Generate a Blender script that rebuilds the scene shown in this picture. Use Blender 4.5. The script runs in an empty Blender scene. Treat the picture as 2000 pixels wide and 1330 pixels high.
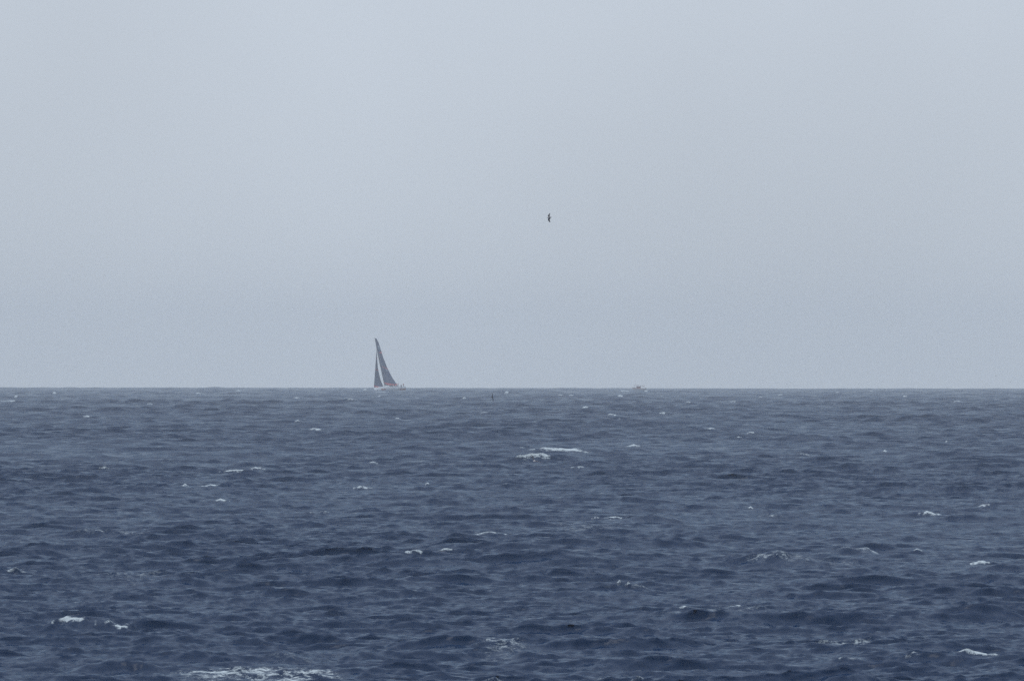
import bpy, bmesh, math, random
import numpy as np
from mathutils import Vector, Matrix, Euler

# ------------------------------------------------------------------ camera, sky, sun, exposure
S = bpy.context.scene
CAM_H = 10.0
R_E = 7.4e6                      # earth radius with refraction
PXA = 2.97e-5                    # radians per photo pixel (2000 wide)
PITCH = 39 * PXA
ROLL = 0.0013
cam_d = bpy.data.cameras.new('camera')
cam = bpy.data.objects.new('camera', cam_d)
S.collection.objects.link(cam)
cam_d.sensor_width = 36.0
cam_d.lens = 36.0 / (2000 * PXA)
cam_d.clip_start = 1.0
cam_d.clip_end = 80000.0
CAM_M = Matrix.Translation((0, 0, CAM_H)) @ Matrix.Rotation(math.pi / 2 + PITCH, 4, 'X') @ Matrix.Rotation(ROLL, 4, 'Z')
cam.matrix_world = CAM_M
S.camera = cam
S.render.resolution_x, S.render.resolution_y = 1024, 680
S.view_settings.view_transform = 'Standard'
S.view_settings.look = 'None'
S.view_settings.exposure = 0.0
S.view_settings.gamma = 1.0
S.cycles.volume_bounces = 2
S.cycles.max_bounces = 6
S.cycles.use_guiding = True
S.cycles.use_volume_guiding = True
S.cycles.use_adaptive_sampling = False
S.cycles.use_denoising = False

SUN_EL, SUN_AZ = math.radians(48), math.radians(-140)    # high, behind the camera's left, veiled
W = bpy.data.worlds.new('World'); S.world = W; W.use_nodes = True
nt = W.node_tree; N = nt.nodes; LK = nt.links; N.clear()
out = N.new('ShaderNodeOutputWorld'); bg = N.new('ShaderNodeBackground')
sky = N.new('ShaderNodeTexSky'); sky.sky_type = 'NISHITA'; sky.sun_disc = False
sky.sun_elevation = SUN_EL; sky.sun_rotation = SUN_AZ
sky.dust_density = 4.0; sky.air_density = 1.5
tc = N.new('ShaderNodeTexCoord'); sep = N.new('ShaderNodeSeparateXYZ')
LK.new(tc.outputs['Generated'], sep.inputs[0])
# cloud deck: grey overcast; unseen mid-sky dimmed to darken the sea, zenith raised to light haze (values are relative to strength 0.1)
ramp = N.new('ShaderNodeValToRGB'); cr = ramp.color_ramp
mr = N.new('ShaderNodeMapRange'); mr.inputs['From Min'].default_value = -0.1; mr.inputs['From Max'].default_value = 1.0
LK.new(sep.outputs['Z'], mr.inputs['Value']); LK.new(mr.outputs[0], ramp.inputs[0])
def zpos(z): return (z + 0.1) / 1.1
LOWC = (0.13, 0.155, 0.19, 1)
HORC = (0.53, 0.605, 0.685, 1)
cr.elements[0].position = zpos(-0.05); cr.elements[0].color = LOWC
cr.elements[1].position = zpos(-0.006); cr.elements[1].color = HORC
for z, c in ((0.004, (0.56, 0.62, 0.69)), (0.0235, (0.59, 0.655, 0.74)), (0.10, (0.46, 0.55, 0.655)), (0.4, (0.34, 0.46, 0.62)), (1.0, (1.35, 1.46, 1.62))):
    e = cr.elements.new(zpos(z)); e.color = (*c, 1)
# soft patches in the overcast
mp = N.new('ShaderNodeMapping'); mp.inputs['Scale'].default_value = (1, 1, 1.0)
LK.new(tc.outputs['Generated'], mp.inputs[0])
nz = N.new('ShaderNodeTexNoise'); nz.inputs['Scale'].default_value = 27.0; nz.inputs['Detail'].default_value = 3.0; nz.inputs['Roughness'].default_value = 0.42
LK.new(mp.outputs[0], nz.inputs['Vector'])
nm = N.new('ShaderNodeMapRange'); nm.inputs['From Min'].default_value = 0.3; nm.inputs['From Max'].default_value = 0.7
nm.inputs['To Min'].default_value = 0.94; nm.inputs['To Max'].default_value = 1.07
LK.new(nz.outputs['Fac'], nm.inputs['Value'])
sc10 = N.new('ShaderNodeVectorMath'); sc10.operation = 'SCALE'; sc10.inputs['Scale'].default_value = 10.0
LK.new(ramp.outputs[0], sc10.inputs[0])
sc2 = N.new('ShaderNodeVectorMath'); sc2.operation = 'SCALE'
LK.new(sc10.outputs[0], sc2.inputs[0]); LK.new(nm.outputs[0], sc2.inputs['Scale'])
mix = N.new('ShaderNodeMix'); mix.data_type = 'RGBA'; mix.inputs[0].default_value = 0.94
LK.new(sky.outputs[0], mix.inputs[6]); LK.new(sc2.outputs[0], mix.inputs[7])
LK.new(mix.outputs[2], bg.inputs['Color']); bg.inputs['Strength'].default_value = 0.1
LK.new(bg.outputs[0], out.inputs[0])

sun_d = bpy.data.lights.new('sun', 'SUN'); sun_d.energy = 0.5; sun_d.angle = math.radians(25); sun_d.color = (1, 0.99, 0.97)
sun = bpy.data.objects.new('sun', sun_d); S.collection.objects.link(sun)
sv = Vector((math.cos(SUN_EL) * math.sin(SUN_AZ), math.cos(SUN_EL) * math.cos(SUN_AZ), math.sin(SUN_EL)))
sun.rotation_euler = sv.to_track_quat('Z', 'Y').to_euler()

# ------------------------------------------------------------------ helpers
def pix_dir(X, Y):
    """unit direction in the world through photo pixel (X, Y) of 2000 x 1330"""
    v = Vector(((X - 1000) * PXA, -(Y - 665) * PXA, -1.0))
    return (CAM_M.to_3x3() @ v).normalized()
def pix_point(X, Y, dist):
    d = pix_dir(X, Y)
    return Vector((0, 0, CAM_H)) + d * (dist / d.y)
def tag(o, label=None, cat=None, group=None, kind=None):
    if label: o['label'] = label
    if cat: o['category'] = cat
    if group: o['group'] = group
    if kind: o['kind'] = kind
    return o
def empty(name, loc, rot=None):
    o = bpy.data.objects.new(name, None); S.collection.objects.link(o); o.location = loc
    if rot is not None: o.rotation_euler = rot
    return o
def new_mat(name, col, rough=0.5, metallic=0.0, var=0.0, scale=3.0):
    m = bpy.data.materials.new(name); m.use_nodes = True
    b = m.node_tree.nodes['Principled BSDF']
    b.inputs['Roughness'].default_value = rough; b.inputs['Metallic'].default_value = metallic
    n = m.node_tree.nodes; l = m.node_tree.links
    t = n.new('ShaderNodeTexCoord'); z = n.new('ShaderNodeTexNoise'); z.inputs['Scale'].default_value = scale; z.inputs['Detail'].default_value = 4
    l.new(t.outputs['Object'], z.inputs['Vector'])
    r = n.new('ShaderNodeValToRGB')
    v = var or 0.08
    r.color_ramp.elements[0].color = (*[c * (1 - v) for c in col], 1); r.color_ramp.elements[1].color = (*[min(1, c * (1 + v)) for c in col], 1)
    l.new(z.outputs['Fac'], r.inputs[0]); l.new(r.outputs[0], b.inputs['Base Color'])
    return m
def mesh_obj(name, verts, faces, mats, parent=None, smooth=False, mi=None):
    me = bpy.data.meshes.new(name); me.from_pydata([tuple(v) for v in verts], [], faces); me.update()
    for m in (mats if isinstance(mats, (list, tuple)) else [mats]): me.materials.append(m)
    if mi is not None: me.polygons.foreach_set('material_index', mi)
    if smooth: me.polygons.foreach_set('use_smooth', [True] * len(me.polygons))
    o = bpy.data.objects.new(name, me); S.collection.objects.link(o)
    if parent: o.parent = parent
    return o
def bm_obj(name, bm, mat, parent=None, smooth=False):
    bmesh.ops.recalc_face_normals(bm, faces=bm.faces)
    me = bpy.data.meshes.new(name); bm.to_mesh(me); bm.free()
    me.materials.append(mat)
    if smooth: me.polygons.foreach_set('use_smooth', [True] * len(me.polygons))
    o = bpy.data.objects.new(name, me); S.collection.objects.link(o)
    if parent: o.parent = parent
    return o
def add_tube(bm, pts, radii, seg=8):
    pts = [Vector(p) for p in pts]
    if not isinstance(radii, (list, tuple)): radii = [radii] * len(pts)
    rings = []
    for i, p in enumerate(pts):
        t = (pts[min(i + 1, len(pts) - 1)] - pts[max(i - 1, 0)]).normalized()
        a = t.orthogonal().normalized() if i == 0 else (rings_a - t * rings_a.dot(t)).normalized()
        rings_a = a; b = t.cross(a)
        rings.append([bm.verts.new(p + (a * math.cos(q) + b * math.sin(q)) * radii[i]) for q in [2 * math.pi * k / seg for k in range(seg)]])
    for r0, r1 in zip(rings, rings[1:]):
        for k in range(seg): bm.faces.new((r0[k], r0[(k + 1) % seg], r1[(k + 1) % seg], r1[k]))
    bm.faces.new(rings[0][::-1]); bm.faces.new(rings[-1])
def add_box(bm, c, s, rot=None, bevel=0.0):
    r = bmesh.ops.create_cube(bm, size=1.0)
    vs = r['verts']
    bmesh.ops.scale(bm, vec=s, verts=vs)
    if bevel:
        es = list({e for v in vs for e in v.link_edges})
        rb = bmesh.ops.bevel(bm, geom=es, offset=bevel, segments=2, affect='EDGES', profile=0.6)
        vs = list({v for f in rb['faces'] for v in f.verts} | {v for v in vs if v.is_valid})
    if rot is not None: bmesh.ops.rotate(bm, cent=(0, 0, 0), matrix=rot, verts=vs)
    bmesh.ops.translate(bm, vec=c, verts=vs)

# ------------------------------------------------------------------ the sea
rng = np.random.default_rng(11)
WIND = math.radians(-90 + 9)          # the waves run towards the camera, a little across

def band_tile(lmin, srms, spread, seed, n=512, L=None):
    """one octave of wind waves on a periodic tile: height and the two choppy displacements"""
    g = np.random.default_rng(seed)
    lmax = 2 * lmin
    L = 26.0 * lmax if L is None else L
    a = g.uniform(-0.5, 0.5)                      # the tile's own turn
    kx = np.fft.fftfreq(n, d=L / n) * 2 * np.pi
    KX, KY = np.meshgrid(kx, kx, indexing='xy')
    K = np.hypot(KX, KY); K[0, 0] = 1
    th = np.arctan2(KY, KX) - (WIND - a)
    D = np.abs(np.cos(th)) ** spread * (1 + 0.0 * th) + 0.01
    k0, k1 = 2 * np.pi / lmax, 2 * np.pi / lmin
    lo = 1 / (1 + np.exp(-(np.log(K / k0)) * 9)); hi = 1 / (1 + np.exp((np.log(K / k1)) * 9))
    amp = np.sqrt(K ** -4.0 * D) * lo * hi
    amp[0, 0] = 0
    A = amp * (g.standard_normal((n, n)) + 1j * g.standard_normal((n, n)))
    h = np.fft.ifft2(A)
    sx = np.fft.ifft2(1j * KX * A); sy = np.fft.ifft2(1j * KY * A)
    slope = math.sqrt(float((sx.real ** 2 + sy.real ** 2).mean()))
    f = srms / slope
    dx = np.fft.ifft2(-1j * KX / K * A); dy = np.fft.ifft2(-1j * KY / K * A)
    # displacement towards the crests
    T = np.stack([h.real, -dx.real, -dy.real], -1).astype(np.float32) * f
    return dict(T=T, L=L, n=n, a=a, lmin=lmin)

def sample(b, X, Y):
    ca, sa = math.cos(b['a']), math.sin(b['a'])
    n, L = b['n'], b['L']
    u = (X * ca + Y * sa) * (n / L); v = (-X * sa + Y * ca) * (n / L)
    u0 = np.floor(u); v0 = np.floor(v)
    fu = (u - u0).astype(np.float32)[..., None]; fv = (v - v0).astype(np.float32)[..., None]
    i = u0.astype(np.int64) % n; j = v0.astype(np.int64) % n
    i1 = (i + 1) % n; j1 = (j + 1) % n
    T = b['T'].reshape(-1, 3)
    r = (T[j * n + i] * (1 - fu) + T[j * n + i1] * fu) * (1 - fv) + (T[j1 * n + i] * (1 - fu) + T[j1 * n + i1] * fu) * fv
    return r[..., 0], r[..., 1] * ca - r[..., 2] * sa, r[..., 1] * sa + r[..., 2] * ca

# wavelength bands (m), rms slope of each, directional spread
BANDS = [band_tile(l, s, p, 300 + int(l * 4)) for i, (l, s, p) in enumerate([
    (0.25, 0.20, 3.0), (0.5, 0.215, 4.0), (1.0, 0.20, 6.0), (2.0, 0.145, 6.0), (4.0, 0.084, 5.0), (8.0, 0.046, 4.0), (16.0, 0.028, 4.0), (32.0, 0.020, 5.0)])]
CHOP = 0.95
LEAN = 0.55          # the wind pushes the crests over towards the camera: steep fronts, long backs

# polar grid around the camera's foot: fine inside the lens's wedge, coarse outside it
QUICK = False
NFINE = 300 if QUICK else 1240
half = 0.0385
th_f = np.linspace(-half, half, NFINE)
side = half + np.cumsum(np.geomspace(half * 2 / NFINE * 1.5, 0.12, 26))
th = np.concatenate([-side[::-1], th_f, side])
rows = [12.0]
while rows[-1] < 430: rows.append(rows[-1] * (1 + max(5e-4, 0.02 * min(1, (440 - rows[-1]) / 260) )))
q = 9e-4 if QUICK else 2.6e-4
while rows[-1] < 17000:
    r = rows[-1]
    rows.append(r + q * r * (1.0 if r < 3000 else 1.0 + (r - 3000) / 14000 * 1.6))
rr = np.array(rows); tt = th
NR, NC = len(rr), len(tt)
print('sea grid', NR, NC, NR * NC)
dr = np.gradient(rr)
dt = np.gradient(tt)
X0 = (rr[:, None] * np.sin(tt)[None, :]).astype(np.float64)
Y0 = (rr[:, None] * np.cos(tt)[None, :]).astype(np.float64)
Hh = np.zeros((NR, NC), np.float32); DX = np.zeros_like(Hh); DY = np.zeros_like(Hh)
# slow patches where the short waves are rougher or calmer (gusts)
GUST = band_tile(60.0, 1.0, 1.0, 77, n=256)
CH = 400
for i0 in range(0, NR, CH):
    sl = slice(i0, min(NR, i0 + CH))
    x, y = X0[sl], Y0[sl]
    g = sample(GUST, x * 1.3, y * 0.12)[0]; g = g / GUST['T'][..., 0].std()
    gm = np.clip(1 + 0.17 * g, 0.5, 1.6).astype(np.float32)
    hs = np.zeros(x.shape, np.float32)
    for b in BANDS[::-1]:
        w_r = np.clip((b['lmin'] * 1.4 / dr[sl] - 1.0) / 1.0, 0, 1)
        w_c = np.clip((b['lmin'] * 1.4 / (rr[sl].mean() * dt) - 2.0) / 2.0, 0, 1)
        w = (w_r[:, None] * w_c[None, :]).astype(np.float32)
        if w.max() <= 0: continue
        if 1.5 < b['lmin'] < 12: w = w * (1 + 0.55 * np.clip((rr[sl] - 1200) / 2500, 0, 1))[:, None].astype(np.float32)   # rougher water offshore
        h, ax, ay = sample(b, x / (1.5 if b['lmin'] > 0.6 else 1.15), y)      # long-crested across the wind
        if b['lmin'] < 12:      # short waves grow on the crests of the long ones
            w = w * gm * np.clip(1 + 0.15 * hs, 0.6, 1.5)
        Hh[sl] += h * w; cz = CHOP * (1.25 if b['lmin'] > 3 else (1.0 if b['lmin'] > 1.5 else 0.75))
        DX[sl] += ax * w * cz; DY[sl] += ay * w * cz - LEAN * h * w * (b['lmin'] < 9)
        if b['lmin'] >= 12: hs += h * w
print('rms height', float(Hh[:, 30:-30].std()))

# breaking and steep single waves, each at its place: photo x, photo y, width (px), height (m), foam, face length factor
level = 665 + PITCH / PXA
FEAT = [
 (138,1199,60,.40,.95),(172,1206,70,.30,.8),(212,1207,44,.25,.66),(228,1208,60,.35,.62),(262,1211,22,.25,.7),(45,1208,130,.45,0),
 (1548,1066,150,.85,.16),(1650,1064,110,.5,.12),(1700,1062,60,.4,.3),(1930,1163,150,.60,.0),(1400,1182,190,.5,.12),(1432,1174,36,.3,.6),(1312,1177,70,.25,.5),
 (1905,1262,90,.30,.62),(1900,1272,190,.45,0),(190,1024,120,.55,.15),(28,996,160,.55,0),(1262,998,110,.65,0),(1190,1006,46,.25,.8),(1160,1005,20,.2,.7),
 (1170,1152,150,.42,0),(1228,1130,80,.35,.15),(1213,1126,10,.3,.6),(1300,1118,40,.35,0),(720,1263,46,.40,0),(1010,1262,90,.4,0),(28,1080,70,.45,0),(42,1100,44,.40,.3),
 (810,1070,40,.25,.75),(870,1067,34,.25,.6),(1110,1088,66,.3,.55),(965,1032,80,.2,.45),(1820,993,40,.40,1.),(1915,980,26,.25,.8),
 (1915,1086,36,.3,.8),(1800,1067,20,.3,.6),(425,967,32,.35,1.),(600,996,26,.25,.6),(630,995,24,.3,.95),(408,943,30,.3,.95),(360,940,12,.3,.8),(710,945,32,.3,.95),
 (455,912,44,.3,.95),(505,912,36,.25,.8),(1042,871,80,.95,.95),(1110,870,120,.7,1.),(1240,864,32,.55,1.),(730,898,22,.3,.8),(205,905,18,.3,.8),(835,938,8,.3,.8),(895,942,16,.25,.7),(985,942,20,.25,.7),
 (1235,1125,10,.3,.5),(580,1270,60,.4,.1),(200,1288,90,.35,0),(285,1286,60,.35,0),(1640,1310,150,.4,0),(560,1160,100,.3,0),(830,1072,90,.35,0),
 (1196,805,20,.4,.95),(1207,814,6,.3,.9),(1143,791,14,.4,.9),(1293,802,14,.4,.7),(1096,800,8,.4,.9),(945,803,16,.35,.7),(1345,782,14,.5,.6),(1093,770,12,.5,.95),(1115,769,10,.4,.7),
 (909,772,9,.6,.95),(990,763,6,.6,.95),(1213,768,10,.5,.9),(1291,771,6,.5,.9),(615,830,22,.5,1.),(581,773,12,.6,.95),(168,808,14,.4,.95),(294,785,12,.4,.8),(18,780,34,.4,.8),(32,771,8,.5,.9),
 (107,761,6,.7,.95),(388,765,10,.8,.95),(468,759,12,.8,.9),(778,814,12,.4,.8),(584,819,12,.4,.7),(686,778,16,.5,.6),(1430,782,14,.5,.8),(1390,832,24,.4,.5),(1465,838,18,.4,.9),(1440,848,12,.4,.5),
 (1525,767,8,.5,.8),(1567,775,5,.5,.9),(1487,771,6,.5,.7),(1635,763,8,.6,.7),(1702,764,8,.6,.8),(1767,773,9,.5,.9),(1870,779,24,.4,.8),(1850,857,6,.5,.9),(1731,873,8,.5,.9),(1465,984,10,.35,.8),
 (1600,844,150,.9,0),(1850,876,140,.7,0),(1900,818,80,.7,0),(960,842,90,.8,0),(1200,840,60,.6,0),(1300,908,120,.6,0),(300,888,60,.6,0),(700,835,60,.6,0),(150,817,80,.7,0),(1720,994,90,.5,0),
 (1220,760,20,.6,.9),(1262,760,7,.5,.95),(745,764,30,.4,.7),(712,756,8,.9,.9),(740,771,8,.5,.8),(1570,880,30,.3,.5),(1130,905,30,.3,.4),(1020,875,40,.3,.5),
 (1660,1275,60,.25,.32),(960,1310,50,.3,.35),(1240,1310,30,.3,.3),(1790,1270,30,.2,.3),(1500,1000,40,.3,.2),(1740,872,30,.4,.1),
]
FOAM = np.zeros((NR, NC), np.float32)
cosR, sinR = math.cos(ROLL), math.sin(ROLL)
fr = np.random.default_rng(5)
for (PX, PY, WP, A, F) in FEAT:
    d = pix_dir(PX, PY)
    az = math.atan2(d.x, d.y); et = d.z / math.hypot(d.x, d.y)
    j = int(np.argmin(np.abs(tt - az)))
    zc = Hh[:, max(0, j - 2): j + 3].mean(1) - rr ** 2 / (2 * R_E)
    ang = (zc - CAM_H) / rr
    run = np.maximum.accumulate(ang)
    ac = ang + A / rr
    ok = (np.abs(ac - et) < 2.2 * PXA) & (ac > run + 0.3 * A / rr)
    idx = np.nonzero(ok)[0]
    if len(idx) == 0:
        idx = np.nonzero((np.abs(ac - et) < 8 * PXA))[0]
    if len(idx) == 0:
        print('no place for', PX, PY); continue
    i = int(idx[np.argmax(Hh[idx, j])])
    r0 = rr[i]; x0 = X0[i, j]; y0 = Y0[i, j]
    if r0 > 9500 and PY > 758: r0 = r0
    w = max(WP / 2 * PXA * r0 * (1.0 if F > 0.25 else 1.7), 1.2 * dt[j] * r0)
    A = A * (0.52 if F > 0.25 else (0.68 if PY > 980 else 0.5))
    lf = max(1.7 * A, 2.2 * dr[i]); lb = max(5.5 * A, 3.5 * dr[i])
    ja = np.searchsorted(tt, az - 2.2 * w / r0); jb = np.searchsorted(tt, az + 2.2 * w / r0)
    ia = np.searchsorted(rr, r0 - 5 * lf - 0.5 * w); ib = np.searchsorted(rr, r0 + 3 * lb + 0.5 * w)
    xs, ys = X0[ia:ib, ja:jb], Y0[ia:ib, ja:jb]
    u = (xs - x0) / w
    ph = fr.uniform(0, 6.28, 4)
    bend = fr.uniform(-.25, .25) * (1.0 if F < 0.25 else 0.3)
    off = w * (bend * u + 0.10 * np.sin(2.3 * u + ph[0]) + 0.05 * np.sin(6.1 * u + ph[1])) + lf * 0.12 * np.sin(7 * u + ph[2])
    v = ys - y0 - off
    env = np.exp(-1.2 * np.abs(u) ** 1.8) * (0.82 + 0.16 * np.sin(4.3 * u + ph[3]) + 0.07 * np.sin(11 * u + ph[0])) 
    prof = np.where(v < 0, np.exp(-np.abs(v / lf) ** 1.3), np.exp(-np.abs(v / lb) ** 1.1))
    Hh[ia:ib, ja:jb] += (A * env * prof).astype(np.float32)
    # the crest leans towards the camera
    DY[ia:ib, ja:jb] -= (0.25 * A * env * np.where(v < 0, np.exp(-(v / (lf * .8)) ** 2), np.exp(-(v / (lb * .4)) ** 2))).astype(np.float32)
    if F > 0:
        taper = np.clip(1.25 - np.abs(u) * (1.1 + 0.25 * np.sin(9 * u + ph[2])), 0, 1)
        low = 0.55 + 0.45 * np.sin(3.1 * u + ph[1]) * np.sin(1.3 * u + ph[0])
        hw = Hh[ia:ib, ja:jb]
        hc = np.where(np.abs(v) < 1.5 * lf, hw, -9).max(0, keepdims=True)
        top = np.clip((hw - (hc - 0.95 * A)) / (0.5 * A), 0, 1) * 0.95
        fv = top * np.where(v < 0, np.clip(1.15 - np.abs(v) / (lf * (0.5 + 0.8 * low)), 0, 1), np.clip(1.1 - v / (lb * .35), 0, 1))
        FOAM[ia:ib, ja:jb] = np.maximum(FOAM[ia:ib, ja:jb], (F * np.clip(taper * 1.5, 0, 1) * fv * (0.75 + 0.25 * low)).astype(np.float32))
# old foam left lying on the water: photo x, y, half-width px, half-depth px, strength
PATCH = [(470,1320,170,11,.27),(600,1328,80,7,.27),(980,1290,60,14,.14),(1650,1275,70,16,.16),(1440,1200,60,14,.14),(1200,1328,40,8,.14),(620,1260,60,14,.15),(1150,1040,90,6,.10),(250,1140,100,12,.08)]
for (PX, PY, WX, WY, F) in PATCH:
    d = pix_dir(PX, PY); az = math.atan2(d.x, d.y)
    e = -d.z
    r0 = CAM_H / e
    for _ in range(10): r0 = CAM_H / (e - r0 / (2 * R_E))
    rA = CAM_H / (e + WY * PXA); rB = CAM_H / (e - WY * PXA)
    ia, ib = np.searchsorted(rr, [rA - 60, rB + 60]); ja, jb = np.searchsorted(tt, [az - 1.5 * WX * PXA, az + 1.5 * WX * PXA])
    u = (tt[None, ja:jb] - az) / (WX * PXA); v = (rr[ia:ib, None] - r0) / ((rB - rA) / 2)
    m = np.clip(1.2 - (u ** 2 + v ** 2), 0, 1) * F
    FOAM[ia:ib, ja:jb] = np.maximum(FOAM[ia:ib, ja:jb], m.astype(np.float32))
XX = (X0 + DX).astype(np.float32)
YY = np.maximum.accumulate((Y0 + DY) / np.cos(tt)[None, :], axis=0) * np.cos(tt)[None, :]
YY = YY.astype(np.float32)      # no crest folds over itself
print('sea grid', NR, NC, 'mss')
ZZ = (Hh - (rr ** 2 / (2 * R_E))[:, None]).astype(np.float32)
co = np.stack([XX, YY, ZZ], -1).reshape(-1, 3)
me = bpy.data.meshes.new('sea_water')
nv = NR * NC; nf = (NR - 1) * (NC - 1)
ii = np.arange(NR - 1, dtype=np.int32)[:, None] * NC + np.arange(NC - 1, dtype=np.int32)[None, :]
fa = np.stack([ii, ii + 1, ii + NC + 1, ii + NC], -1).reshape(-1)
me.vertices.add(nv); me.loops.add(nf * 4); me.polygons.add(nf)
me.vertices.foreach_set('co', co.reshape(-1))
me.loops.foreach_set('vertex_index', fa)
me.polygons.foreach_set('loop_start', np.arange(0, nf * 4, 4, dtype=np.int32))
me.polygons.foreach_set('use_smooth', np.ones(nf, dtype=bool))
me.update(calc_edges=True)
at = me.attributes.new('foam', 'FLOAT', 'POINT'); at.data.foreach_set('value', FOAM.reshape(-1))
at = me.attributes.new('height', 'FLOAT', 'POINT'); at.data.foreach_set('value', Hh.reshape(-1))
water = bpy.data.objects.new('water', me); S.collection.objects.link(water)
tag(water, kind='structure')
print('sea built')
HEIGHTS = Hh
def sea_z(x, y):
    i = int(np.argmin(np.abs(rr - math.hypot(x, y)))); j = int(np.argmin(np.abs(tt - math.atan2(x, y))))
    return float(ZZ[i, j])

# water material
RIP = 1.35
m = bpy.data.materials.new('sea_water'); m.use_nodes = True
n = m.node_tree.nodes; l = m.node_tree.links
b = n['Principled BSDF']; mo = n['Material Output']
b.inputs['Base Color'].default_value = (0.003, 0.021, 0.062, 1)
b.inputs['Roughness'].default_value = 0.26
b.inputs['IOR'].default_value = 1.333; b.inputs['Specular IOR Level'].default_value = 0.37
geo = n.new('ShaderNodeNewGeometry')
def noise(scale, sx, sy, detail, rough, dist=0.0):
    mpn = n.new('ShaderNodeMapping'); mpn.inputs['Scale'].default_value = (sx, sy, 1.0); mpn.inputs['Rotation'].default_value = (0, 0, 0.15)
    l.new(geo.outputs['Position'], mpn.inputs[0])
    t = n.new('ShaderNodeTexNoise'); t.inputs['Scale'].default_value = scale; t.inputs['Detail'].default_value = detail; t.inputs['Roughness'].default_value = rough
    t.inputs['Distortion'].default_value = dist
    l.new(mpn.outputs[0], t.inputs['Vector'])
    return t
w1 = noise(4.5, 0.5, 1.0, 4, 0.6, 0.5)      # wind ripples as slopes added to the wave's own normal
vs1 = n.new('ShaderNodeVectorMath'); vs1.operation = 'SUBTRACT'; vs1.inputs[1].default_value = (0.5, 0.5, 0.5)
l.new(w1.outputs['Color'], vs1.inputs[0])
vs2 = n.new('ShaderNodeVectorMath'); vs2.operation = 'MULTIPLY'; vs2.inputs[1].default_value = (RIP * 0.7, RIP, 0.0)
l.new(vs1.outputs[0], vs2.inputs[0])
vs3 = n.new('ShaderNodeVectorMath'); vs3.operation = 'ADD'
l.new(geo.outputs['Normal'], vs3.inputs[0]); l.new(vs2.outputs[0], vs3.inputs[1])
bp = n.new('ShaderNodeVectorMath'); bp.operation = 'NORMALIZE'
l.new(vs3.outputs[0], bp.inputs[0]); l.new(bp.outputs[0], b.inputs['Normal'])
# foam
fo = n.new('ShaderNodeBsdfDiffuse'); fo.inputs['Color'].default_value = (0.50, 0.55, 0.57, 1)
fa_ = n.new('ShaderNodeAttribute'); fa_.attribute_name = 'foam'
f1 = noise(4.5, 0.55, 1.0, 8, 0.82, 0.6)
sb = n.new('ShaderNodeMath'); sb.operation = 'MULTIPLY_ADD'; sb.inputs[1].default_value = 4.2; sb.inputs[2].default_value = -2.2
l.new(f1.outputs['Fac'], sb.inputs[0])
ad = n.new('ShaderNodeMath'); ad.operation = 'MULTIPLY_ADD'; ad.inputs[1].default_value = 1.0
l.new(fa_.outputs['Fac'], ad.inputs[0]); l.new(sb.outputs[0], ad.inputs[2])
ms = n.new('ShaderNodeMapRange'); ms.interpolation_type = 'SMOOTHSTEP'; ms.inputs['From Min'].default_value = 0.0; ms.inputs['From Max'].default_value = 0.5
l.new(ad.outputs[0], ms.inputs['Value'])
gt = n.new('ShaderNodeMapRange'); gt.inputs['From Min'].default_value = 0.02; gt.inputs['From Max'].default_value = 0.2
l.new(fa_.outputs['Fac'], gt.inputs['Value'])
ml = n.new('ShaderNodeMath'); ml.operation = 'MULTIPLY'
l.new(ms.outputs[0], ml.inputs[0]); l.new(gt.outputs[0], ml.inputs[1])
mx = n.new('ShaderNodeMixShader')
l.new(bp.outputs[0], fo.inputs['Normal'])
l.new(ml.outputs[0], mx.inputs[0]); l.new(b.outputs[0], mx.inputs[1]); l.new(fo.outputs[0], mx.inputs[2])
l.new(mx.outputs[0], mo.inputs['Surface'])
me.materials.append(m)

# ------------------------------------------------------------------ people (skinned figures)
M = {}
def mt(name, col, rough=0.6, **k):
    if name not in M: M[name] = new_mat(name, col, rough, **k)
    return M[name]
mt('skin', (0.45, 0.28, 0.20)); mt('dark_hair', (0.03, 0.022, 0.018)); mt('red_jacket', (0.34, 0.035, 0.03)); mt('navy_jacket', (0.03, 0.04, 0.08))
mt('dark_trousers', (0.03, 0.03, 0.045)); mt('pink_shirt', (0.55, 0.33, 0.36)); mt('red_cap', (0.35, 0.03, 0.03))

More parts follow.
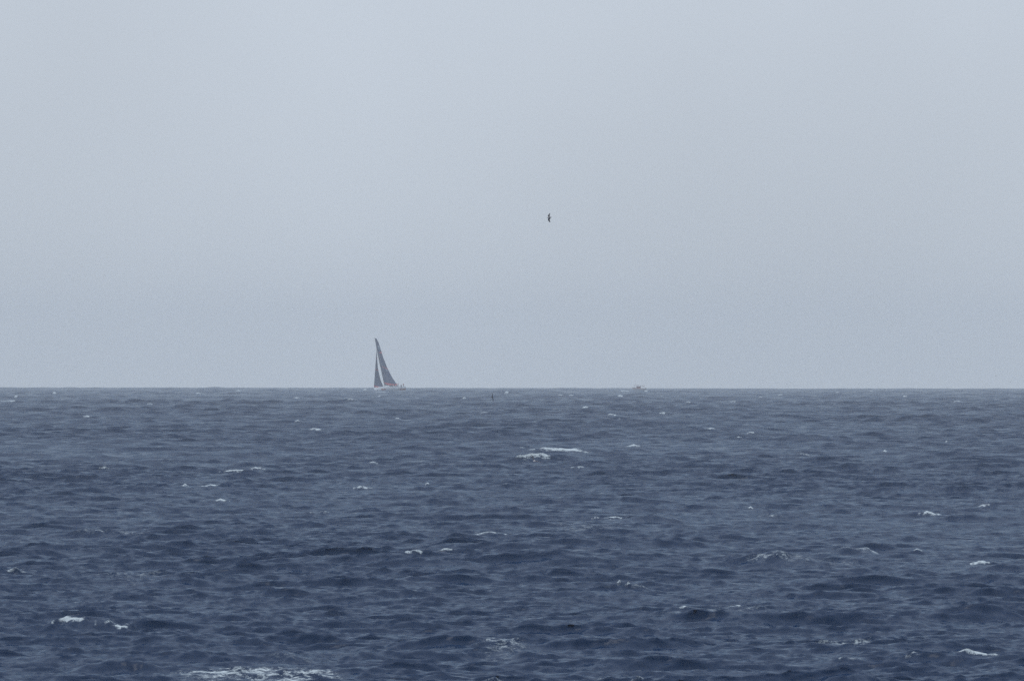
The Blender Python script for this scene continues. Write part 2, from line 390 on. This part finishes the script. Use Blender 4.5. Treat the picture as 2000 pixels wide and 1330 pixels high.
def person(loc, mat4, pose, jacket, cap, label, group=None):
    """one continuous skinned body; pose 'stand' or 'sit'; faces local +X"""
    if pose == 'stand':
        hip = 0.93; knee = [(0.05, s * 0.11, 0.50) for s in (1, -1)]; ank = [(0.0, s * 0.13, 0.09) for s in (1, -1)]; toe = [(0.17, s * 0.15, 0.04) for s in (1, -1)]
        lean = 0.04; hand = [(0.22, 0.24, 0.98), (0.16, -0.27, 0.92)]; elb = [(0.02, 0.28, 1.12), (-0.02, -0.28, 1.10)]
    elif pose == 'helm':
        hip = 0.88; knee = [(0.14, s * 0.14, 0.48) for s in (1, -1)]; ank = [(0.0, s * 0.18, 0.09) for s in (1, -1)]; toe = [(0.17, s * 0.2, 0.04) for s in (1, -1)]
        lean = 0.16; hand = [(0.50, 0.20, 1.10), (0.50, -0.20, 1.08)]; elb = [(0.22, 0.30, 1.08), (0.22, -0.30, 1.06)]
    else:
        hip = 0.10; knee = [(0.42, s * 0.13, 0.08) for s in (1, -1)]; ank = [(0.48, s * 0.13, -0.34) for s in (1, -1)]; toe = [(0.62, s * 0.14, -0.38) for s in (1, -1)]
        lean = 0.12; hand = [(0.36, 0.18, 0.28), (0.36, -0.18, 0.26)]; elb = [(0.16, 0.27, 0.34), (0.16, -0.27, 0.32)]
    P = []; E = []; R = []; K = []
    def v(p, r, k, parent=None):
        P.append(p); R.append(r); K.append(k)
        if parent is not None: E.append((parent, len(P) - 1))
        return len(P) - 1
    pel = v((0, 0, hip), (0.15, 0.12), 'legs')
    wa = v((lean * .3, 0, hip + 0.18), (0.14, 0.11), 'top', pel)
    ch = v((lean * .7, 0, hip + 0.42), (0.17, 0.13), 'top', wa)
    nk = v((lean, 0, hip + 0.57), (0.06, 0.06), 'top', ch)
    h0 = v((lean + 0.015, 0, hip + 0.65), (0.075, 0.08), 'skin', nk)
    h1 = v((lean + 0.02, 0, hip + 0.74), (0.08, 0.10), 'skin', h0)
    h2 = v((lean + 0.01, 0, hip + 0.82), (0.065, 0.08), 'cap', h1)
    for q, s_ in enumerate((1, -1)):
        sh = v((lean * .8, s_ * 0.19, hip + 0.50), (0.075, 0.075), 'top', ch)
        el = v(elb[q], (0.055, 0.055), 'top', sh); ha = v(hand[q], (0.04, 0.04), 'top', el)
        hx = Vector(hand[q]); dr_ = (hx - Vector(elb[q])).normalized()
        pm = v(tuple(hx + dr_ * 0.09), (0.035, 0.025), 'skin', ha)
        for f_ in range(4): v(tuple(hx + dr_ * (0.17 - 0.01 * abs(f_ - 1)) + Vector((0, (f_ - 1.5) * 0.02, -0.02))), (0.009, 0.009), 'skin', pm)
        v(tuple(hx + dr_ * 0.09 + Vector((0.03, -s_ * 0.05, 0.01))), (0.01, 0.01), 'skin', ha)
        tg = v((0.02, s_ * 0.10, hip - 0.04 if pose != 'sit' else hip), (0.09, 0.09), 'legs', pel)
        kn = v(knee[q], (0.065, 0.065), 'legs', tg); an = v(ank[q], (0.045, 0.045), 'legs', kn); v(toe[q], (0.045, 0.035), 'legs', an)
    me_ = bpy.data.meshes.new('person'); me_.from_pydata(P, E, []); me_.update()
    o = bpy.data.objects.new('person', me_); S.collection.objects.link(o)
    md = o.modifiers.new('skin', 'SKIN'); md.use_smooth_shade = True
    for i_, sv_ in enumerate(me_.skin_vertices[0].data): sv_.radius = R[i_]; sv_.use_root = (i_ == 0)
    sd = o.modifiers.new('sub', 'SUBSURF'); sd.levels = 1; sd.render_levels = 1
    bpy.context.view_layer.update()
    ev = o.evaluated_get(bpy.context.evaluated_depsgraph_get())
    nm_ = bpy.data.meshes.new_from_object(ev)
    o.modifiers.clear(); o.data = nm_; nm_.name = 'person'; bpy.data.meshes.remove(me_)
    keys = ['skin', 'top', 'legs', 'cap']
    nm_.materials.clear()
    for mm in (M['skin'], jacket, M['dark_trousers'], cap): nm_.materials.append(mm)
    PV = np.array(P)
    mids = np.array([(np.array(P[a]) * 0.5 + np.array(P[b_]) * 0.5) for a, b_ in E]); mk = [K[b_] for a, b_ in E]
    pts = np.vstack([PV, mids]); kk = K + mk
    for p_ in nm_.polygons:
        c_ = np.array(p_.center); p_.material_index = keys.index(kk[int(((pts - c_) ** 2).sum(1).argmin())])
        p_.use_smooth = True
    o.matrix_world = mat4 @ Matrix.Translation(loc)
    return tag(o, label, 'person', group)

# ------------------------------------------------------------------ the racing yacht under sail
mt('white_gelcoat', (0.74, 0.75, 0.76), 0.3); mt('red_stripe', (0.50, 0.045, 0.035), 0.4); mt('antifouling', (0.34, 0.10, 0.09), 0.6)
mt('deck_grey', (0.58, 0.60, 0.61), 0.6); mt('carbon', (0.018, 0.019, 0.022), 0.35); mt('sailcloth', (0.008, 0.022, 0.075), 0.7, var=0.2, scale=0.4)
mt('sail_red', (0.42, 0.035, 0.04), 0.7); mt('sail_grey', (0.35, 0.42, 0.46), 0.7); mt('window_tint', (0.025, 0.02, 0.025), 0.15); mt('steel', (0.5, 0.5, 0.52), 0.3, metallic=0.8)
PSI, HEEL = math.radians(34), math.radians(22)
YD = 8000.0
ybase = pix_point(754.5, 760, YD)
yz = -YD ** 2 / (2 * R_E) + 0.1
hx, hy = -math.cos(PSI), -math.sin(PSI)
ym = Matrix(((hx, -hy, 0, ybase.x), (hy, hx, 0, ybase.y), (0, 0, 1, yz), (0, 0, 0, 1))) @ Matrix.Rotation(HEEL, 4, 'X') @ Matrix.Translation((-2.1, 0, 0))
SCL = 1.053
ym = ym @ Matrix.Scale(SCL, 4)
ym = ym @ Matrix.Translation((2.1 * (1 - 1 / SCL), 0, 0))
yacht = empty('sailing_yacht', (0, 0, 0)); yacht.matrix_world = ym
tag(yacht, 'racing yacht with black red-banded sails heeling on the horizon', 'sailing yacht')
XB, XS = 8.35, -7.5
def hb(x):          # half breadth at the sheer
    t = (x - XS) / (XB - XS)
    return 2.35 * (1 - max(0, (t - 0.35) / 0.65) ** 2.1) * (0.86 + 0.14 * min(1, t / 0.35)) + 0.02
def fbd(x): return 1.28 + 0.28 * ((x - XS) / (XB - XS)) ** 1.6
def kz(x):
    t = (x - XS) / (XB - XS); return -0.45 * math.sin(math.pi * min(1, max(0, (t * 0.92 + 0.10)))) ** 0.8 if t < 0.98 else -0.02
V = []; F = []; MI = []
ns = 25; prof = [(0.0, 0.0), (0.45, 0.06), (0.74, 0.26), (0.88, 0.50), (0.93, 0.60), (0.97, 0.86), (1.0, 0.93), (1.0, 1.0)]
pm_ = [2, 2, 2, 0, 0, 0, 0]     # bottom, boot stripe, topsides, red line under the rail
for i in range(ns):
    x = XS + (XB - XS) * i / (ns - 1); b_ = hb(x); z0 = kz(x); z1 = fbd(x)
    for s_ in (1, -1):
        for (py_, pz_) in prof: V.append((x + 0.25 * (pz_ - 1) * (i == ns - 1) , s_ * b_ * py_, z0 + (z1 - z0) * pz_))
npf = len(prof)
for i in range(ns - 1):
    for s_ in (0, 1):
        for k in range(npf - 1):
            a = i * 2 * npf + s_ * npf + k; b2 = a + 2 * npf
            F.append((a, a + 1, b2 + 1, b2) if s_ else (a, b2, b2 + 1, a + 1)); MI.append(pm_[k] if pm_[k] != 2 or i < 5 or 15 < i < 19 else 0)
for i, rv in ((0, False), (ns - 1, True)):
    ring = [i * 2 * npf + k for k in range(npf)] + [i * 2 * npf + npf + k for k in range(npf - 1, 0, -1)]
    F.append(ring); MI.append(0)
mesh_obj('hull', V, F, [M['white_gelcoat'], M['red_stripe'], M['antifouling']], yacht, True, MI)
V = []; F = []
for i in range(ns):
    x = XS + (XB - XS) * i / (ns - 1); b_ = hb(x); z1 = fbd(x) - 0.01
    V += [(x, b_ - .01, z1), (x, 0, z1 + 0.06), (x, -b_ + .01, z1)]
for i in range(ns - 1):
    a = i * 3; F += [(a, a + 1, a + 4, a + 3), (a + 1, a + 2, a + 5, a + 4)]
mesh_obj('deck', V, F, M['deck_grey'], yacht)
bm = bmesh.new(); add_box(bm, (0.2, 0, 1.62), (3.6, 2.0, 0.42), bevel=0.12)
cb = bm_obj('cabin', bm, M['white_gelcoat'], yacht)
for s_ in (1, -1):
    bm = bmesh.new(); add_box(bm, (0.2, s_ * 1.004, 1.64), (2.6, 0.03, 0.20), bevel=0.01); bm_obj('window', bm, M['window_tint'], cb)
bm = bmesh.new(); add_box(bm, (-4.4, 1.0, 1.50), (3.6, 0.10, 0.28), bevel=0.03); add_box(bm, (-4.4, -1.0, 1.50), (3.6, 0.10, 0.28), bevel=0.03); add_box(bm, (-2.7, 0, 1.50), (0.10, 2.1, 0.28), bevel=0.03)
bm_obj('cockpit_coaming', bm, M['white_gelcoat'], yacht)
bm = bmesh.new(); add_box(bm, (0.2, 0, -1.9), (1.0, 0.12, 2.9), bevel=0.04); bmesh.ops.create_uvsphere(bm, u_segments=14, v_segments=8, radius=1, matrix=Matrix.Translation((0.1, 0, -3.45)) @ Matrix.Diagonal((1.5, .32, .26, 1)))
bm_obj('keel', bm, M['carbon'], yacht)
bm = bmesh.new(); add_box(bm, (-6.9, 0, -1.1), (0.55, 0.06, 2.0), bevel=0.02); bm_obj('rudder', bm, M['carbon'], yacht)
MX, MB0, MTOP = 2.1, 1.4, 25.2
bm = bmesh.new(); add_tube(bm, [(MX, 0, MB0 - 0.1), (MX - .05, 0, 10), (MX - 0.15, 0, 19), (MX - 0.35, 0, MTOP)], [.15, .15, .12, .07], 10); mast = bm_obj('mast', bm, M['carbon'], yacht, True)
for z_ in (8.2, 14.6, 20.0):
    bm = bmesh.new(); w_ = 1.25 - z_ * .025
    add_tube(bm, [(MX - .35, w_, z_ + .05), (MX - .06, 0, z_), (MX - .35, -w_, z_ + .05)], [.03, .06, .03], 6); bm_obj('spreader', bm, M['carbon'], mast)
BZ, BOOM_A = 2.75, math.radians(8)
bx_, by_ = -math.cos(BOOM_A), -math.sin(BOOM_A)
bm = bmesh.new(); add_tube(bm, [(MX - .15, 0, BZ), (MX - .15 + bx_ * 7.1, by_ * 7.1, BZ - .05)], [.11, .09], 8); bm_obj('boom', bm, M['carbon'], yacht, True)
for nm2, a_, b_ in (('forestay', (8.1, 0, 1.55), (MX - .1, 0, 19.8)), ('backstay', (XS + .1, 0, 1.3), (MX - .35, 0, MTOP)), ('shroud', (1.6, 2.1, 1.4), (MX - .1, 0.1, 19.9)), ('shroud', (1.6, -2.1, 1.4), (MX - .1, -0.1, 19.9))):
    bm = bmesh.new(); add_tube(bm, [a_, b_], .016, 5); bm_obj(nm2, bm, M['steel'], yacht)
def rail(s_):
    bm = bmesh.new(); pts = []
    for k in range(10):
        x = XS + 0.3 + (XB - XS - 0.9) * k / 9; p = (x, s_ * (hb(x) - .06), fbd(x)); q_ = (p[0], p[1], p[2] + .62)
        add_tube(bm, [p, q_], .014, 5); pts.append(q_)
    add_tube(bm, pts, .009, 5); add_tube(bm, [(a, b2, c - .3) for a, b2, c in pts], .009, 5)
    return bm
for s_ in (1, -1): bm_obj('guard_rail', rail(s_), M['steel'], yacht)
for s_ in (1, -1):
    bm = bmesh.new(); pc = Vector((-6.0, s_ * 0.85, 2.05))
    add_tube(bm, [pc + Vector((0, math.cos(a), math.sin(a))) * .5 for a in np.linspace(0, 2 * math.pi, 21)], .022, 5)
    for a in (0, 1.05, 2.1): add_tube(bm, [pc + Vector((0, math.cos(a), math.sin(a))) * .5, pc - Vector((0, math.cos(a), math.sin(a))) * .5], .012, 5)
    wh = bm_obj('steering_wheel', bm, M['carbon'], yacht)
    bm = bmesh.new(); add_box(bm, (-5.85, s_ * .85, 1.65), (.18, .18, .8), bevel=.04); bm_obj('pedestal', bm, M['white_gelcoat'], wh)

def sail(name, luff, chord, twist, camber, colour, nu=36, nv=120):
    """luff(t): point; chord(t), twist(t): length and angle from dead aft to leeward"""
    V = []; F = []; MI = []
    for side_ in (0, 1):
        for j in range(nv + 1):
            t = j / nv; p = Vector(luff(t)); c = chord(t); a = twist(t)
            d_ = Vector((-math.cos(a), -math.sin(a), 0)); nrm = Vector((math.sin(a), -math.cos(a), 0))
            for i in range(nu + 1):
                u = i / nu
                V.append(p + d_ * (c * u) + nrm * (camber * c * 4 * u * (1 - u) * (1 - .35 * u) + side_ * 0.02) + Vector((0, 0, -0.06 * c * u * (1 - t))))
    o_ = (nu + 1) * (nv + 1)
    for side_ in (0, 1):
        for j in range(nv):
            for i in range(nu):
                a = side_ * o_ + j * (nu + 1) + i; q4 = (a, a + 1, a + nu + 2, a + nu + 1)
                F.append(q4 if side_ else q4[::-1]); MI.append(colour((i + .5) / nu, (j + .5) / nv))
    for j in range(nv):
        for i in (0, nu):
            a = j * (nu + 1) + i; F.append((a, a + nu + 1, a + nu + 1 + o_, a + o_)); MI.append(0)
    for i in range(nu):
        for j in (0, nv):
            a = j * (nu + 1) + i; F.append((a, a + 1, a + 1 + o_, a + o_)); MI.append(0)
    return mesh_obj(name, V, F, [M['sailcloth'], M['sail_red'], M['sail_grey']], yacht, True, MI)
def lerp(t, xs, ys): return float(np.interp(t, xs, ys))
def main_col(u, t):
    if 0.022 < t < 0.058 and u > 0.02: return 1
    if abs(t - (0.435 - 0.05 * u)) < 0.008 and u > 0.25: return 1
    if 0.70 < t < 0.745 and u > 0.80: return 1
    if 0.70 < t < 0.715 and u > 0.35: return 1
    if 0.765 < t < 0.86 and abs(abs(u - 0.66) - (0.86 - t) * 2.6) < 0.06: return 2
    if 0.335 < t < 0.385 and 0.68 < u < 0.92 and abs(((u * 9) % 1) - .5) < .33: return 2
    return 0
def jib_col(u, t):
    if 0.018 < t < 0.052 and u < 0.80: return 1
    if 0.475 < t < 0.50: return 1
    if 0.765 < t < 0.785: return 1
    return 0
X1 = [0, .225, .42, .63, .78, .93, 1]
sail('mainsail', lambda t: (MX - .14 - .30 * t * t, 0, BZ + .12 + (MTOP - BZ - .3) * t), lambda t: lerp(t, X1, [7.8, 6.4, 5.1, 3.7, 2.9, 2.1, .9]),
     lambda t: math.radians(lerp(t, X1, [8, 18, 23.5, 25, 23, 21, 18])), .07, main_col)
X2 = [0, .1, .19, .33, .56, .77, 1]
sail('jib', lambda t: (8.0 - t * (8.0 - MX - .12), 0, 1.75 + (19.6 - 1.75) * t), lambda t: lerp(t, X2, [6.0, 5.45, 4.9, 4.0, 2.6, 1.35, .08]),
     lambda t: math.radians(lerp(t, X2, [8, 14, 19, 25, 33, 33, 30])), .06, jib_col)
CREW = 'crew in the cockpit of the racing yacht'
yr = ym
def crew(x, y, z, yaw, pose, jk, cp, label):
    person((0, 0, 0), yr @ Matrix.Translation((x, y, z)) @ Matrix.Rotation(-HEEL * (0.8 if pose != 'sit' else 0.3), 4, 'X') @ Matrix.Rotation(yaw, 4, 'Z'), pose, jk, cp, label, CREW)
crew(-2.3, 0.7, 1.32, math.radians(20), 'stand', M['navy_jacket'], M['dark_hair'], 'crew member nearest the mainsail clew, foremost figure in the yacht cockpit')
crew(-3.3, 1.3, 1.30, math.radians(60), 'stand', M['red_jacket'], M['red_cap'], 'second crew figure from the yacht mainsail, standing in red')
crew(-4.05, 1.4, 1.30, math.radians(-30), 'stand', M['red_jacket'], M['dark_hair'], 'dark-haired crew figure in red standing mid cockpit on the yacht')
crew(-5.1, 2.0, 1.34, math.radians(90), 'sit', M['navy_jacket'], M['dark_hair'], 'crew figure seated on the yacht rail just ahead of the helmsman')
crew(-6.9, 1.35, 1.29, 0.0, 'helm', M['red_jacket'], M['dark_hair'], 'aftmost figure on the yacht, in red at the stern')
crew(0.75, 2.12, 1.46, math.radians(90), 'sit', M['red_jacket'], M['dark_hair'], 'forward one of two crew sitting by the yacht mast with legs over the rail')
crew(-0.1, 2.15, 1.45, math.radians(90), 'sit', M['navy_jacket'], M['red_cap'], 'after one of two crew sitting by the yacht mast with legs over the rail')

# ------------------------------------------------------------------ the small motorboat on the horizon
mt('boat_red', (0.30, 0.12, 0.12), 0.45); mt('boat_grey', (0.45, 0.46, 0.48), 0.5); mt('canopy', (0.22, 0.13, 0.14), 0.7); mt('engine_black', (0.03, 0.03, 0.035), 0.4)
BD = 8600.0
bp_ = pix_point(1248, 762, BD)
boat = empty('motorboat', (0, 0, 0)); boat.matrix_world = Matrix.Translation((bp_.x, bp_.y, -BD ** 2 / (2 * R_E) + 0.6)) @ Matrix.Rotation(math.pi - 0.15, 4, 'Z') @ Matrix.Rotation(-0.05, 4, 'Y')
tag(boat, 'small red motorboat with a flat canopy low on the horizon', 'motorboat')
V = []; F = []; MI = []; ns = 17
pf = [(0, 0), (.7, .12), (.88, .5), (.95, .8), (1, 1)]
for i in range(ns):
    t = i / (ns - 1); x = -3.2 + 6.8 * t; b_ = 1.15 * (1 - max(0, (t - .5) / .5) ** 2.3) + .02; z0 = -.35 + .5 * max(0, t - .7) ** 1.3 * 2; z1 = .62 + .35 * t * t
    for s_ in (1, -1):
        for a, c in pf: V.append((x, s_ * b_ * a, z0 + (z1 - z0) * c))
npf = len(pf)
for i in range(ns - 1):
    for s_ in (0, 1):
        for k in range(npf - 1):
            a = i * 2 * npf + s_ * npf + k; b2 = a + 2 * npf; F.append((a, a + 1, b2 + 1, b2) if s_ else (a, b2, b2 + 1, a + 1)); MI.append(1 if k == 3 else 0)
for i in (0, ns - 1): F.append([i * 2 * npf + k for k in range(npf)] + [i * 2 * npf + npf + k for k in range(npf - 1, 0, -1)]); MI.append(0)
for i in range(ns - 1):
    a = i * 2 * npf + npf - 1; c = a + npf; F.append((a, a + 2 * npf, c + 2 * npf, c)); MI.append(0)
mesh_obj('hull', V, F, [M['boat_grey'], M['boat_red']], boat, False, MI)
bm = bmesh.new(); add_box(bm, (0.2, 0, 1.05), (2.0, 1.5, 1.0), bevel=.12); wl = bm_obj('wheelhouse', bm, M['boat_red'], boat)
for s_ in (1, -1):
    bm = bmesh.new(); add_box(bm, (0.2, s_ * .76, 1.28), (1.3, .03, .34), bevel=.01); bm_obj('window', bm, M['window_tint'], wl)
bm = bmesh.new(); add_box(bm, (0.35, 0, 1.98), (4.9, 1.9, .15), bevel=.05); bm_obj('canopy_roof', bm, M['canopy'], boat)
for x in (-1.9, -.6, 1.2, 2.6):
    for s_ in (1, -1):
        bm = bmesh.new(); add_tube(bm, [(x, s_ * .85, .62), (x, s_ * .85, 1.93)], .035, 6); bm_obj('post', bm, M['boat_grey'], boat)
bm = bmesh.new(); add_box(bm, (-3.4, 0, .75), (.42, .4, .6), bevel=.1); add_box(bm, (-3.42, 0, .05), (.2, .14, .95), bevel=.04); bm_obj('outboard_engine', bm, M['engine_black'], boat)
person((0, 0, 0), boat.matrix_world @ Matrix.Translation((-2.55, 0.1, .78)) @ Matrix.Rotation(0.3, 4, 'Z'), 'stand', M['pink_shirt'], M['dark_hair'], 'person in a pale pink top standing at the stern of the red motorboat')

# ------------------------------------------------------------------ seabirds
mt('plumage_dark', (0.035, 0.030, 0.036), .8); mt('plumage_pale', (0.42, 0.40, 0.40), .8); mt('plumage_brown', (0.085, 0.055, 0.045), .8); mt('bill', (0.05, 0.045, 0.04), .5)
def bird_mesh(sweep, dihedral, wrist_up, mats):
    """a shearwater: 0.36 m long, 0.8 m across; x forward, z up"""
    bm = bmesh.new()
    prof = [(-.17, .004, .030), (-.13, .012, .036), (-.08, .026, .032), (-.02, .040, .040), (.05, .042, .044), (.10, .030, .032), (.13, .026, .028), (.155, .022, .024), (.175, .010, .011), (.195, .006, .007), (.205, .002, .003)]
    rings = []
    for x, h_, w_ in prof:
        rings.append([bm.verts.new((x, w_ * math.cos(a), h_ * math.sin(a) + (0.006 if x > .12 else 0))) for a in [2 * math.pi * k / 12 for k in range(12)]])
    for a, c in zip(rings, rings[1:]):
        for k in range(12): bm.faces.new((a[k], c[k], c[(k + 1) % 12], a[(k + 1) % 12]))
    bm.faces.new(rings[0]); bm.faces.new(rings[-1][::-1])
    for s_ in (1, -1):
        st = []
        for t in np.linspace(0, 1, 15):
            y = .02 + .38 * t
            lead = .075 + .045 * math.sin(min(1, t / .42) * math.pi / 2) - sweep * max(0, t - .42) ** 1.35
            ch = .175 * (1 - t ** 2.2) ** .6 * (1 - .25 * t) + .006
            z = dihedral * y + wrist_up * math.sin(t * math.pi) * .06
            st.append((y, lead, ch, z))
        rg = []
        for y, le, ch, z in st:
            th_ = .009 * (1 - .7 * (y / .4)) + .002
            rg.append([bm.verts.new((le - ch * q_, s_ * y, z + th_ * zz + .004 * math.sin(q_ * 3.14))) for q_, zz in ((0, 0), (.12, .9), (.4, 1), (.75, .5), (1, 0), (.75, -.5), (.4, -1), (.12, -.9))])
        for a, c in zip(rg, rg[1:]):
            for k in range(8):
                f = (a[k], c[k], c[(k + 1) % 8], a[(k + 1) % 8]); bm.faces.new(f if s_ > 0 else f[::-1])
        bm.faces.new(rg[0] if s_ < 0 else rg[0][::-1]); bm.faces.new(rg[-1])
    bmesh.ops.recalc_face_normals(bm, faces=bm.faces)
    me_ = bpy.data.meshes.new('seabird'); bm.to_mesh(me_); bm.free()
    o = bpy.data.objects.new('tmp', me_); S.collection.objects.link(o)
    md = o.modifiers.new('r', 'REMESH'); md.mode = 'VOXEL'; md.voxel_size = .0028; md.use_smooth_shade = True
    bpy.context.view_layer.update()
    nm_ = bpy.data.meshes.new_from_object(o.evaluated_get(bpy.context.evaluated_depsgraph_get()))
    bpy.data.objects.remove(o); nm_.name = 'seabird'
    nm_.materials.clear()
    for mm in mats: nm_.materials.append(mm)
    for p_ in nm_.polygons:
        c = p_.center
        p_.material_index = 2 if c.x > .178 else (1 if (abs(c.y) < .05 and (c.z < -.004 or len(mats) > 3)) else 0)
    return nm_
def place_bird(me_, X, Y, dist, fwd, span, label, group=None):
    o = bpy.data.objects.new('seabird', me_); S.collection.objects.link(o)
    f = Vector(fwd).normalized(); y = Vector(span); y = (y - f * y.dot(f)).normalized(); z = f.cross(y)
    m4 = Matrix((f, y, z)).transposed().to_4x4(); m4.translation = pix_point(X, Y, dist)
    o.matrix_world = m4
    return tag(o, label, 'seabird', group)
b1 = bird_mesh(.33, .12, .5, [M['plumage_dark'], M['plumage_pale'], M['bill']])
b2 = bird_mesh(.20, .05, .3, [M['plumage_dark'], M['plumage_dark'], M['bill']])
b3 = bird_mesh(.25, .45, .2, [M['plumage_brown'], M['plumage_pale'], M['bill'], M['bill']])
G = 'seabirds gliding over the sea'
place_bird(b1, 1073, 425, 1250, (-1, .10, -.08), (-.02, .50, .86), 'dark winged seabird with pale body banking high alone in the sky', G)
place_bird(b2, 961.3, 775.5, 1500, (.55, 1, 0), (-.17, .05, 1), 'black seabird gliding on edge low over the water below the horizon', G)
place_bird(b3, 1043.5, 900, 950, (.25, 1, .1), (-.80, .1, .62), 'brown seabird with pale back skimming dark waves, lowest bird in view', G)
FG = 'tiny far seabirds just above the horizon'
for X, Y, lb_, ang in ((1537, 750, 'leftmost of four speck-sized far birds above the right horizon', .3), (1677, 750, 'speck-sized far bird, second from left of four above the right horizon', 1.2),
                  (1945, 734, 'highest of the four speck-sized far birds near the right edge', -.5), (1973, 746, 'speck-sized far bird nearest the right edge, just above the horizon', .8)):
    place_bird(b2, X, Y, 6500, (math.cos(ang), .4, .1), (-.5 * math.sin(ang), .8, .5), lb_, FG)

# ------------------------------------------------------------------ haze
bm = bmesh.new()
add_box(bm, (0, 10500, 20), (46000, 24000, 110))
hz = bm_obj('haze', bm, None) if False else None
me_h = bpy.data.meshes.new('haze'); bm.to_mesh(me_h); bm.free()
hz = bpy.data.objects.new('haze', me_h); S.collection.objects.link(hz)
tag(hz, kind='stuff')
mh = bpy.data.materials.new('haze'); mh.use_nodes = True
nh = mh.node_tree.nodes; nh.clear()
oh = nh.new('ShaderNodeOutputMaterial'); pv = nh.new('ShaderNodeVolumePrincipled')
pv.inputs['Color'].default_value = (0.988, 0.995, 0.998, 1)
pv.inputs['Density'].default_value = 5.4e-5
pv.inputs['Anisotropy'].default_value = 0.0
mh.node_tree.links.new(pv.outputs[0], oh.inputs['Volume'])
me_h.materials.append(mh)
